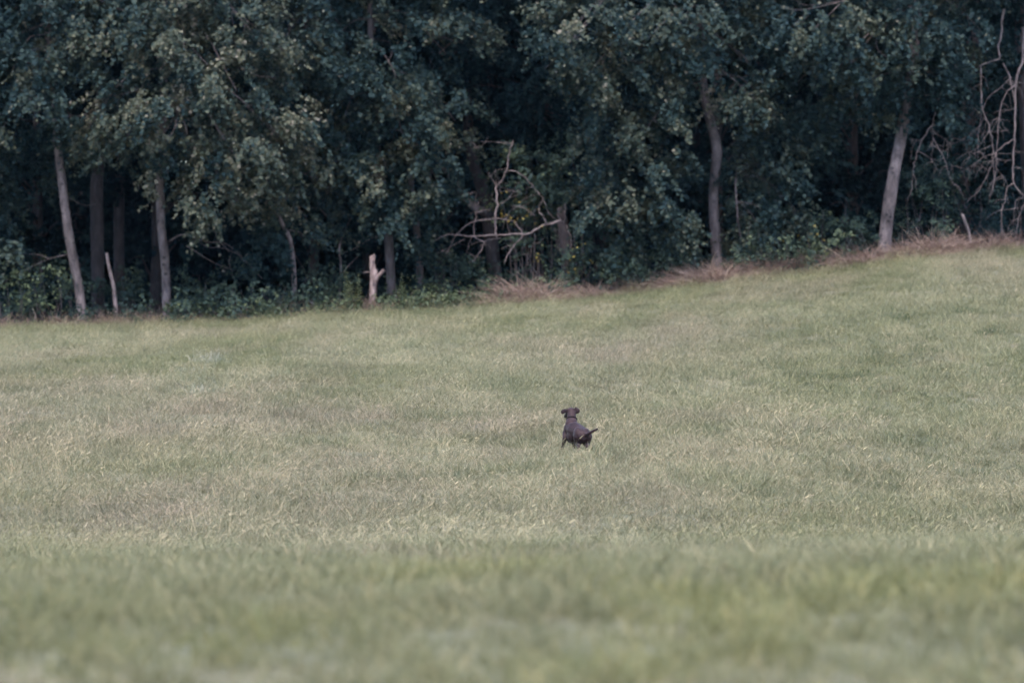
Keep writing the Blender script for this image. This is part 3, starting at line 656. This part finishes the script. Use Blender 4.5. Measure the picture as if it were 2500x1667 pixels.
# dry grass mounds along the edge
def scrub_twigs():
    g = np.random.default_rng(101)
    n = 4600; px = np.where(g.random(n) < .5, 1500 + g.random(n) * 1000, g.random(n) * 2540 - 20); Y = 129.3 + 1.3 * g.random(n); X = (px - 1250) / FPX * Y
    B = np.stack([X, Y, T(X, Y)], 1)
    D = np.stack([g.normal(0, .5, n), g.normal(0, .35, n), .8 + .5 * g.random(n)], 1)
    V, F = strands_geo(B, D, .4 + .65 * g.random(n), .010 + .012 * g.random(n), .15 + .6 * g.random(n), g, 5)
    t = np.repeat(np.clip(g.normal(.16, .16, n), 0, 1), 5).astype(np.float32)
    tag(obj('scrub_stems', leaf_mesh('scrub_stems', V, F, t, M['straw'])), 'thin dead brown stems in the scrub along the wood', 'scrub', kind='stuff')
scrub_twigs()
def dry_mound(label, px, Y, w, h, n, seed, py=None):
    g = np.random.default_rng(seed + 700)
    base = ground(px, Y); root = obj_holder = None
    sx_ = w * Y / FPX * .62; n = int(n * 2.4)
    B = np.stack([base[0] + (g.random(n) * 2 - 1) * (.55 + .45 * g.random(n)) * sx_, Y - .35 + g.normal(0, .3, n), np.zeros(n)], 1); B[:, 2] = T(B[:, 0], B[:, 1]) - .02
    D = np.stack([g.normal(0, .95, n) + .25 * np.sin(B[:, 0] * 5 + seed), g.normal(-.1, .5, n), .45 + .8 * g.random(n)], 1)
    L = h * Y / FPX * (.40 + .72 * g.random(n)) * (.85 + .8 * vnoise(B[:, 0] * 3.1, B[:, 0] * 0, seed)) + .16
    V, F = strands_geo(B, D, L, .012 + .016 * g.random(n), .2 + .6 * g.random(n), g, 5)
    t = np.repeat(np.clip(g.normal(.56, .22, n), 0, 1), 5).astype(np.float32)
    V = V - base
    o = obj('dry_grass_mound', leaf_mesh('dry_grass_mound', V, F, t, M['straw'])); o.location = base
    tag(o, label, 'dry grass', 'mounds of dead reddish grass at the wood edge')

dry_mound('largest pinkish dry grass mound, below the fallen dead branches', 1275, 129.6, 150, 78, 900, 1)
dry_mound('low dry grass mound right of the largest one', 1415, 129.8, 150, 48, 650, 2)
dry_mound('dry grass mound at the foot of the bowed grey trunk', 1750, 129.9, 120, 75, 700, 3)
dry_mound('dry grass mound with arching stems left of the bowed trunk', 1672, 129.8, 90, 55, 420, 4)
dry_mound('upright dry grass tuft left of the thick pale trunk', 2090, 130.0, 80, 62, 380, 5)
dry_mound('tallest straw-coloured tuft right of the thick pale trunk', 2290, 130.1, 80, 72, 420, 6)
dry_mound('small dry tuft at the foot of the leaning stake', 290, 130.3, 70, 40, 240, 7)
def dry_strip():
    g = np.random.default_rng(91)
    n = 7000; px = 1150 + 1320 * g.random(n); Y = 129.35 + 1.0 * g.random(n)
    k = fbm(px / 60, px * 0, 5, 2) > .36 + .25 * g.random(n); px, Y = px[k], Y[k]
    px2 = g.random(3600) * 1150; k2 = fbm(px2 / 45, px2 * 0, 9, 2) > .47 + .12 * g.random(3600); px2 = px2[k2]
    px = np.concatenate([px, px2]); Y = np.concatenate([Y, 128.9 + 1.1 * g.random(len(px2))]); n = len(px)
    X = (px - 1250) / FPX * Y
    B = np.stack([X, Y, T(X, Y) - .02], 1)
    D = np.stack([g.normal(0, .6, n), g.normal(0, .4, n), .7 + .6 * g.random(n)], 1)
    L = (.25 + .55 * g.random(n)) * (.5 + .8 * vnoise(px / 22, px * 0, 6)) * np.where(px > 1500, 1.55, 1.0)
    V, F = strands_geo(B, D, L, .009 + .014 * g.random(n), .15 + .5 * g.random(n), g, 4)
    t = np.repeat(np.clip(g.normal(.27, .2, n), 0, 1), 4).astype(np.float32)
    tag(obj('dry_grass', leaf_mesh('dry_grass', V, F, t, M['straw'])), 'thin reddish dead grass along the foot of the wood', 'dry grass', kind='stuff')
dry_strip()

# ------------------------------------------------------------------ stump, stake, snag, fallen and hanging dead branches
def parts_thing(name, label, cat, base, polys, mat, Y, seed=0, jit=.25, group=None):
    """polys: (part name, [(px,py)...], r0, r1)"""
    g = np.random.default_rng(seed + 900)
    root = empty(name, base); tag(root, label, cat, group)
    for i, (pn, pl, r0, r1) in enumerate(polys):
        dy0 = 0 if i == 0 else g.normal(0, jit)
        pts = [P(px, py, Y + dy0 + jit * .5 * math.sin(k * 1.3 + i)) for k, (px, py) in enumerate(pl)]
        V, F = tube(pts, np.linspace(r0, r1, len(pl)), 7 if r0 > .02 else 5, 4, .10, broken=r0 > .03, seed=seed + i, kink=.012)
        obj(pn, mesh_np(pn, V, F, M[mat], True), root)
    return root

b0 = ground(910, 130.0)
root = empty('forked_stump', b0); tag(root, 'pale barkless forked stump standing alone at the meadow edge', 'stump')
V, F = tube([b0 - [0, 0, .1], P(910, 735, 130), P(911, 700, 130), P(913, 672, 130), P(910, 655, 130), P(909, 634, 130)], [.125, .115, .108, .125, .10, .085], 12, 4, .06, True, 3)
obj('trunk', mesh_np('trunk', V, F, M['stump_wood'], True), root)
V, F = tube([P(914, 688, 129.98), P(922, 676, 129.95), P(934, 663, 129.9)], [.075, .062, .05], 9, 4, .06, True, 4)
obj('side_fork', mesh_np('side_fork', V, F, M['stump_wood'], True), root)
V, F = tube([P(905, 665, 130), P(896, 664, 130), P(887, 665, 129.95)], [.018, .014, .010], 6, 3, .08, True, 5)
obj('branch_stub', mesh_np('branch_stub', V, F, M['stump_wood'], True), root)

b0 = ground(286, 130.4)
root = empty('leaning_stake', b0); tag(root, 'thin pale broken pole leaning left near the leaning trunk', 'stake')
V, F = tube([b0 - [0, 0, .1], P(278, 705, 130.4), P(268, 660, 130.4), P(261, 624, 130.4)], [.075, .062, .055, .045], 9, 4, .06, True, 6)
obj('shaft', mesh_np('shaft', V, F, M['dead_wood'], True), root)

b0 = ground(1392, 131.6)
root = empty('broken_snag', b0); tag(root, 'dark broken snag that the fallen dead branches hang from', 'snag')
V, F = tube([b0 - [0, 0, .1], P(1388, 650, 131.6), P(1380, 590, 131.6), P(1374, 545, 131.6), P(1370, 528, 131.5)], [.22, .20, .185, .17, .13], 12, 4, .07, True, 7)
obj('trunk', mesh_np('trunk', V, F, M['bark_dark'], True), root)

c6 = lambda pl: [(1000 + x * .287, 300 + y * .287) for x, y in pl]
FALL = [('limb', [(1290, 830), (1150, 870), (1080, 905), (1010, 945), (900, 945), (780, 955), (640, 958), (520, 965), (380, 950), (290, 960), (210, 1005)], .055, .010),
        ('upright_limb', [(742, 975), (730, 880), (732, 800), (745, 700), (740, 620), (735, 545)], .046, .036),
        ('branch', [(735, 548), (790, 480), (825, 390), (845, 290), (880, 150)], .030, .020),
        ('branch', [(735, 545), (700, 480), (660, 420)], .016, .007),
        ('branch', [(825, 410), (900, 415), (970, 455), (1020, 510), (1080, 580), (1130, 640), (1160, 700), (1180, 760), (1240, 825)], .026, .010),
        ('branch', [(972, 955), (920, 1010), (850, 1090), (805, 1195)], .036, .020),
        ('branch', [(965, 932), (920, 880), (880, 835), (760, 815), (640, 820), (500, 860), (420, 930), (360, 1010), (310, 1130)], .028, .008),
        ('branch', [(545, 968), (558, 800), (555, 700), (565, 600), (480, 600)], .016, .006),
        ('branch', [(750, 690), (810, 670), (880, 600), (940, 570)], .018, .006),
        ('twig', [(895, 590), (900, 530), (940, 505)], .009, .005),
        ('branch', [(1165, 862), (1130, 790), (1100, 750), (1125, 650)], .030, .010),
        ('branch', [(1060, 785), (980, 730), (860, 705)], .020, .010),
        ('branch', [(540, 965), (620, 1010), (670, 995), (780, 975)], .018, .012),
        ('branch', [(632, 1012), (610, 1090), (560, 1150), (510, 1190)], .018, .010),
        ('twig', [(560, 1150), (545, 1135), (530, 1120)], .010, .006),
        ('branch', [(1330, 860), (1368, 980), (1370, 1100)], .022, .012),
        ('branch', [(1322, 690), (1320, 780), (1318, 860)], .014, .010),
        ('branch', [(1230, 900), (1260, 1040), (1310, 1150)], .016, .010),
        ('twig', [(560, 780), (620, 750), (700, 740)], .009, .006),
        ('twig', [(470, 985), (300, 1080), (230, 1110)], .010, .005),
        ('twig', [(1075, 960), (1050, 1040), (1020, 1130), (990, 1230)], .011, .006),
        ('twig', [(500, 860), (560, 840), (700, 815)], .010, .007),
        ('twig', [(590, 220), (560, 190), (500, 165)], .010, .006),
        ('twig', [(830, 185), (740, 165), (600, 160)], .008, .005)]
FALLP = [(n_, c6(p), a * .72, b_ * .7) for n_, p, a, b_ in FALL]; fg = np.random.default_rng(17)
for n_, p, a, b_ in list(FALLP)[1:]:
    for q_ in range(2):
        k = fg.integers(0, len(p) - 1); u_ = fg.random(); x0, y0 = p[k][0] * (1 - u_) + p[k + 1][0] * u_, p[k][1] * (1 - u_) + p[k + 1][1] * u_
        dx, dy_ = fg.normal(0, 26), fg.normal(0, 20)
        FALLP.append(('twig', [(x0, y0), (x0 + dx * .6, y0 + dy_ * .3), (x0 + dx, y0 + dy_)], .007, .003))
parts_thing('fallen_dead_branch', 'bare pale broken branches hanging in the undergrowth, centre', 'branch', P(1290, 570, 131.2), FALLP, 'dead_wood', 131.2, 1, .12)

c7 = lambda pl: [(2150 + x * .4147, y * .4147) for x, y in pl]
HANG_A = [('limb', [(725, 60), (722, 90), (710, 200), (690, 290), (700, 345), (640, 365), (585, 390)], .052, .032),
          ('branch', [(588, 385), (590, 520), (600, 640), (640, 760), (660, 850), (660, 930), (670, 1050), (640, 1160)], .034, .012),
          ('branch', [(595, 640), (580, 750), (570, 860)], .018, .008),
          ('branch', [(570, 630), (450, 650), (370, 690)], .018, .007),
          ('branch', [(592, 735), (520, 800), (440, 840), (390, 850)], .018, .007),
          ('twig', [(590, 495), (500, 550), (478, 610)], .013, .006),
          ('twig', [(600, 640), (620, 720), (605, 800), (615, 900)], .012, .006),
          ('twig', [(660, 850), (600, 880), (540, 910), (485, 980)], .013, .006),
          ('twig', [(640, 770), (600, 830), (560, 880), (440, 940)], .012, .005)]
HANG_B = [('limb', [(845, 160), (840, 240), (835, 370), (800, 450), (795, 600), (790, 800), (780, 960), (785, 1080), (840, 1150)], .06, .026),
          ('branch', [(720, 375), (760, 450), (775, 540), (792, 610)], .034, .020),
          ('branch', [(788, 820), (720, 860), (680, 900), (640, 1000), (590, 1100), (510, 1190)], .030, .012),
          ('branch', [(680, 902), (620, 920), (540, 970), (485, 1010)], .018, .008),
          ('branch', [(682, 900), (680, 1000), (660, 1100), (635, 1200)], .022, .009),
          ('branch', [(798, 490), (720, 580), (700, 680), (690, 800), (682, 900)], .026, .014),
          ('branch', [(783, 1080), (740, 1110), (735, 1180), (710, 1240), (715, 1410)], .022, .014),
          ('branch', [(770, 455), (700, 520), (640, 570), (600, 650)], .020, .008),
          ('twig', [(860, 500), (800, 480), (745, 470)], .016, .009),
          ('branch', [(840, 1160), (800, 1180), (785, 1250)], .018, .008),
          ('branch', [(850, 1190), (810, 1290), (800, 1400)], .020, .014),
          ('twig', [(690, 935), (730, 945), (775, 940)], .012, .006),
          ('twig', [(790, 640), (740, 650), (700, 680), (720, 740), (760, 780)], .013, .006),
          ('twig', [(640, 1010), (560, 960), (520, 1030), (490, 1090)], .012, .006),
          ('twig', [(690, 1000), (720, 1050), (730, 1100)], .011, .006),
          ('twig', [(790, 890), (830, 895), (860, 900)], .014, .008),
          ('twig', [(785, 990), (820, 990), (845, 1020)], .012, .007),
          ('twig', [(700, 690), (660, 760), (640, 840)], .012, .006)]
HANG_C = [('limb', [(322, 660), (310, 720), (305, 830), (300, 930)], .018, .008),
          ('branch', [(300, 740), (235, 840), (210, 920), (190, 1000), (185, 1090), (155, 1200)], .024, .008),
          ('branch', [(308, 810), (370, 930), (410, 1050), (460, 1120)], .022, .007),
          ('branch', [(215, 890), (290, 930), (340, 1010)], .014, .006),
          ('branch', [(290, 770), (390, 830), (385, 900)], .015, .007),
          ('twig', [(350, 640), (390, 720), (430, 830)], .014, .006),
          ('twig', [(235, 830), (170, 820)], .010, .005),
          ('twig', [(305, 830), (270, 890)], .010, .005),
          ('twig', [(410, 970), (470, 990), (500, 1050)], .012, .006)]
for nm_, H_, lab, sd_ in (('hanging_dead_branch', HANG_A, 'bare dead branch with a crooked elbow hanging near the right edge', 2), ('hanging_dead_branch', HANG_B, 'tangled bare dead branch reaching the ground at the right edge', 3), ('hanging_dead_branch', HANG_C, 'small forked dead branch between thick pale trunk and tangle', 4)):
    hg = np.random.default_rng(sd_ + 40)
    pl = [(n_, c7(p), a * .68, b_ * .7) for n_, p, a, b_ in H_]
    for n_, p, a, b_ in list(pl)[1:]:
        for q_ in range(3):
            k = hg.integers(0, len(p) - 1); u_ = hg.random(); x0, y0 = p[k][0] * (1 - u_) + p[k + 1][0] * u_, p[k][1] * (1 - u_) + p[k + 1][1] * u_
            dx, dy_ = hg.normal(0, 26), abs(hg.normal(22, 16))
            pl.append(('twig', [(x0, y0), (x0 + dx * .6, y0 + dy_ * .25), (x0 + dx, y0 + dy_)], .009, .004))
    parts_thing(nm_, lab, 'branch', P(*pl[0][1][0], 131), pl, 'dead_wood_dim', 130.0 if sd_ != 4 else 129.9, sd_, .15, 'dead branches hanging at the right')
b0 = ground(2374, 130.3)
root = empty('dead_stub', b0); tag(root, 'short broken dead stub at the grass edge, far right', 'stub')
V, F = tube([b0 - [0, 0, .1], P(2366, 570, 130.3), P(2351, 526, 130.3)], [.035, .04, .038], 8, 3, .1, True, 8)
obj('shaft', mesh_np('shaft', V, F, M['dead_wood_dim'], True), root)

# fine bare twigs in the shade, left and right
def bare_twigs(label, pls, Y, seed):
    g = np.random.default_rng(seed)
    parts_thing('bare_twigs', label, 'twigs', P(*pls[0][0], Y), [('twig', p, .014, .004) for p in pls], 'dead_wood_dim', Y, seed, .2)
bare_twigs('thin bare twigs arching between straight pale and crooked trunks', [[(640, 680), (600, 640), (560, 610), (500, 600), (440, 560)], [(575, 690), (560, 640), (570, 600)], [(560, 615), (530, 580), (520, 545)], [(470, 730), (520, 710), (545, 690)]], 132, 31)
bare_twigs('thin upright bare stems right of the bowed trunk', [[(1812, 660), (1815, 600), (1800, 540), (1795, 480)], [(1826, 655), (1826, 590), (1832, 540)], [(1850, 650), (1855, 600), (1850, 560)], [(1922, 640), (1921, 600), (1918, 572)]], 130.5, 32)

# ------------------------------------------------------------------ the wood behind: rows of trees that close the view
def back_proto(k):
    g = np.random.default_rng(1200 + k)
    root = empty('background_tree', (0, 0, 0))
    h = 13.5
    tr = [tube([np.array([0, 0, -.2]), np.array([.1 * g.normal(), 0, 3]), np.array([.3 * g.normal(), .2, 7]), np.array([.3 * g.normal(), 0, h])], [.2, .16, .12, .03], 9, 4, .05, seed=k)]
    ms = []
    for i in range(34):
        z = 1.6 + (h - 1.6) * (i + g.random()) / 34
        r = (1.0 + 2.1 * math.sin(min(1, (z - .6) / 8) * math.pi * .55)) * (.35 + .65 * g.random())
        a = g.random() * 2 * math.pi
        c = np.array([math.cos(a) * r, math.sin(a) * r, z])
        ms.append((c, .9 + .4 * g.random(), .75, 1.0))
        tr.append(tube([np.array([0, 0, max(.8, z - .8)]), c * .5 + np.array([0, 0, z * .5 + .1]), c], [.04, .025, .006], 5, 2, .1, seed=i))
    V, F = join(tr); obj('trunk', mesh_np('trunk', V, F, M['bark_dark'], True), root)
    V, F, t = foliage(ms, g, leaf=.18, sub=10, spr=8, per=9, droop=.4)
    c = obj('crown', leaf_mesh('crown', V, F, t, M['leaf_dark']), root); c['kind'] = 'stuff'
    return root
protos = [back_proto(k) for k in range(3)]
used = [False] * 3
bk = np.random.default_rng(55); i = 0
for row, (Y, step, off) in enumerate(((138.5, 4.4, .3), (143, 4.2, 2.2), (148, 4.2, .6), (153, 4.0, 1.8))):
    for X in np.arange(-25, 25.1, step):
        x = X + off + bk.normal(0, .5); y = Y + bk.normal(0, .6); k = i % 3; i += 1
        p = protos[k]
        if not used[k]: r_ = p; used[k] = True
        else:
            r_ = p.copy(); col.objects.link(r_)
            for ch in p.children:
                c = ch.copy(); col.objects.link(c); c.parent = r_
        r_.location = (x, y, float(T(x, y)) - .05); r_.rotation_euler = (0, 0, bk.random() * 6.28); s = .9 + .25 * bk.random(); r_.scale = (s, s, s)
        tag(r_, 'dark tree standing deep in the shaded wood behind the edge trees', 'tree', 'trees deep in the wood')
def far_wood():
    g = np.random.default_rng(66)
    ms = []
    for i in range(820):
        x = -36 + 72 * g.random(); y = 157 + 4 * g.random(); z = 15 * g.random() ** 1.2
        ms.append((np.array([x, y, float(T(x, y)) + z]), 1.3, 1.2, 1.0))
    for i in range(260):      # low undergrowth inside the wood
        x = -26 + 52 * g.random(); y = 136 + 20 * g.random(); z = .3 + .5 * g.random()
        ms.append((np.array([x, y, float(T(x, y)) + z]), .9, .55, 1.0))
    for i in range(760):
        x = -38 + 76 * g.random(); y = 163 + 5 * g.random(); z = 16 * g.random()
        ms.append((np.array([x, y, float(T(x, y)) + z]), 1.7, 1.6, 1.0))
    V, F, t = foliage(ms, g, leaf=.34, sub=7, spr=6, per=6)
    tag(obj('far_wood', leaf_mesh('far_wood', V, F, t, M['leaf_dark'])), 'dense dark foliage closing the wood behind the trees', 'foliage', kind='stuff')
far_wood()

# ------------------------------------------------------------------ the dog
YD = 65.0
def dog():
    ox = (1408 - 1250) / FPX * YD
    base = np.array([ox, YD, float(T(ox, YD))])
    q = lambda px, py, dy=0: np.array([(px - 1408) / 160.26, dy, (1107 - py) / 160.26])
    bm = bmesh.new()
    def ball(c, r, rot=None):
        m = Matrix.Translation(Vector(c)) @ (rot.to_4x4() if rot else Matrix.Identity(4)) @ Matrix.Diagonal((*(r if hasattr(r, '__len__') else (r, r, r)), 1))
        bmesh.ops.create_icosphere(bm, subdivisions=2, radius=1, matrix=m)
    def cap(pts, rads, n=7):
        for (a, ra), (b_, rb) in zip(zip(pts, rads), list(zip(pts, rads))[1:]):
            for k in range(n + 1):
                t = k / n; ball(a * (1 - t) + b_ * t, ra * (1 - t) + rb * t)
    # trunk: rump, loin, deep chest, withers
    cap([q(1422, 1056, 0), q(1417, 1048, .20), q(1405, 1044, .37), q(1397, 1039, .50)], [.110, .110, .128, .120], 6)
    ball(q(1399, 1056, .40), (.095, .16, .115)); ball(q(1394, 1062, .46), (.065, .09, .085))
    ball(q(1411, 1052, .04), (.075, .13, .12)); ball(q(1431, 1055, .04), (.07, .13, .12))      # haunches
    ball(q(1385, 1045, .50), (.055, .09, .12)); ball(q(1407, 1043, .52), (.05, .09, .11))      # shoulders
    # neck and head
    cap([q(1396, 1032, .50), q(1397, 1018, .57), q(1397, 1006, .62), q(1396, 1000, .65)], [.104, .080, .068, .064], 6)
    ball(q(1395.5, 997.5, .665), (.068, .085, .062)); ball(q(1389, 1001, .72), (.050, .06, .048))
    cap([q(1390, 1001, .72), q(1385, 1007, .80), q(1382.5, 1011, .85)], [.044, .036, .030], 6)
    # ears: long flaps thrown outwards
    def flap(pts, w, th, ang):
        for i in range(len(pts) - 1):
            for k in range(5):
                t = k / 5; c = pts[i] * (1 - t) + pts[i + 1] * t; ww = w[i] * (1 - t) + w[i + 1] * t
                ball(c, (ww, th, ww), Matrix.Rotation(ang, 3, 'Z'))
    flap([q(1388, 995, .65), q(1381, 996, .63), q(1375, 999, .61), q(1374.5, 1002, .605)], [.026, .036, .038, .024], .011, .35)
    flap([q(1403, 996, .65), q(1409, 996, .63), q(1413, 997, .61)], [.036, .052, .038], .012, -.4)
    flap([q(1408, 994, .63), q(1407.5, 991, .625), q(1407, 985.5, .62)], [.030, .022, .007], .010, -.4)
    # hind legs: thigh, knee forward, hock back, shank
    for sx_ in (1412, 1433):
        cap([q(sx_, 1058, .0), q(sx_ - 1, 1074, .09), q(sx_ + 1, 1084, -.10), q(sx_, 1102, -.07), q(sx_, 1105, -.01)], [.085, .058, .030, .024, .026], 7)
    # fore legs: left one down and forward, right one lifted
    cap([q(1383, 1050, .49), q(1380, 1062, .43), q(1376, 1079, .48), q(1372, 1100, .49), q(1371, 1103, .54)], [.058, .040, .027, .022, .026], 7)
    cap([q(1405, 1052, .50), q(1403, 1068, .42), q(1401, 1086, .53), q(1400, 1093, .47)], [.058, .042, .027, .025], 7)
    # tail held up to the right
    cap([q(1429, 1054, -.06), q(1436, 1050, -.12), q(1447, 1044, -.18), q(1457.5, 1038.5, -.23)], [.034, .026, .022, .017], 8)
    me = bpy.data.meshes.new('dog_raw'); bm.to_mesh(me); bm.free()
    tmp = bpy.data.objects.new('dog_raw', me); col.objects.link(tmp)
    md = tmp.modifiers.new('r', 'REMESH'); md.mode = 'VOXEL'; md.voxel_size = .009
    m2 = tmp.modifiers.new('s', 'SMOOTH'); m2.iterations = 4; m2.factor = .5
    dg = bpy.context.evaluated_depsgraph_get()
    body = bpy.data.meshes.new_from_object(tmp.evaluated_get(dg)); body.name = 'body'
    bpy.data.objects.remove(tmp)
    m, nt, b = new_mat('dog_coat')
    tc = N(nt, 'ShaderNodeTexCoord'); n1 = N(nt, 'ShaderNodeTexNoise', i_Scale=9.0, i_Detail=5.0); nt.links.new(tc.outputs['Object'], n1.inputs['Vector'])
    r = ramp(nt, [(.3, (.018, .0095, .0115)), (.7, (.038, .020, .023))]); nt.links.new(n1.outputs['Fac'], r.inputs[0]); nt.links.new(r.outputs[0], b.inputs['Base Color'])
    b.inputs['Roughness'].default_value = .6; b.inputs['Specular IOR Level'].default_value = .18; b.inputs['Sheen Weight'].default_value = .04; b.inputs['Sheen Roughness'].default_value = .4
    n2 = N(nt, 'ShaderNodeTexNoise', i_Scale=90.0, i_Detail=3.0); nt.links.new(tc.outputs['Object'], n2.inputs['Vector'])
    bp = N(nt, 'ShaderNodeBump', i_Strength=.25, i_Distance=.01); nt.links.new(n2.outputs['Fac'], bp.inputs['Height']); nt.links.new(bp.outputs[0], b.inputs['Normal'])
    body.materials.clear(); body.materials.append(m)
    body.polygons.foreach_set('use_smooth', np.ones(len(body.polygons), bool))
    root = empty('dog', base); tag(root, 'brown short-haired dog seen from behind in the meadow, ears flying', 'dog')
    bo = bpy.data.objects.new('body', body); col.objects.link(bo); bo.parent = root
    md_, nt, b = new_mat('dog_dark'); b.inputs['Base Color'].default_value = (.010, .007, .009, 1); b.inputs['Roughness'].default_value = .8; b.inputs['Specular IOR Level'].default_value = .08
    # collar
    bm = bmesh.new(); c = Vector(q(1397, 1018, .565)); ax = Vector(q(1397, 1006, .62) - q(1396, 1030, .51)).normalized()
    rot = ax.to_track_quat('Z', 'Y').to_matrix()
    n = 24; ring = []
    for i in range(n):
        a = 2 * math.pi * i / n; u = rot @ Vector((math.cos(a), math.sin(a), 0)); w = rot @ Vector((0, 0, 1))
        ring.append([bm.verts.new(c + u * rr + w * hh) for rr, hh in ((.078, -.010), (.086, -.009), (.086, .009), (.078, .010))])
    for i in range(n):
        for k in range(4): bm.faces.new((ring[i][k], ring[(i + 1) % n][k], ring[(i + 1) % n][(k + 1) % 4], ring[i][(k + 1) % 4]))
    me = bpy.data.meshes.new('collar'); bm.to_mesh(me); bm.free(); me.materials.append(md_)
    co = bpy.data.objects.new('collar', me); col.objects.link(co); co.parent = root
    for nm, c, r in (('nose', q(1381.3, 1011.5, .88), .016), ('eye', q(1385.5, 999, .755), .010), ('eye', q(1394, 999, .765), .010)):
        bm = bmesh.new(); bmesh.ops.create_icosphere(bm, subdivisions=2, radius=r, matrix=Matrix.Translation(Vector(c)) @ Matrix.Diagonal((1, .8, .85, 1)))
        me = bpy.data.meshes.new(nm); bm.to_mesh(me); bm.free(); me.materials.append(md_)
        o = bpy.data.objects.new(nm, me); col.objects.link(o); o.parent = root
dog()

# ------------------------------------------------------------------ thin blue volume, added to lift the darks towards blue
hm = bpy.data.materials.new('blue_lift'); hm.use_nodes = True; nt = hm.node_tree; nt.nodes.clear()
pv = nt.nodes.new('ShaderNodeVolumePrincipled'); om = nt.nodes.new('ShaderNodeOutputMaterial')
pv.inputs['Color'].default_value = (.38, .68, 1.0, 1); pv.inputs['Density'].default_value = LIFT_DENSITY; pv.inputs['Anisotropy'].default_value = 0.0
nt.links.new(pv.outputs[0], om.inputs['Volume'])
hv = [(x, y, z) for x in (-320, 320) for y in (-130, 440) for z in (-12, 42)]
hf_ = [(0, 1, 3, 2), (4, 6, 7, 5), (0, 4, 5, 1), (2, 3, 7, 6), (0, 2, 6, 4), (1, 5, 7, 3)]
tag(obj('blue_lift', mesh_np('blue_lift', hv, hf_, hm)), 'added thin blue volume lifting the darks of meadow and wood', 'blue_lift', kind='stuff')
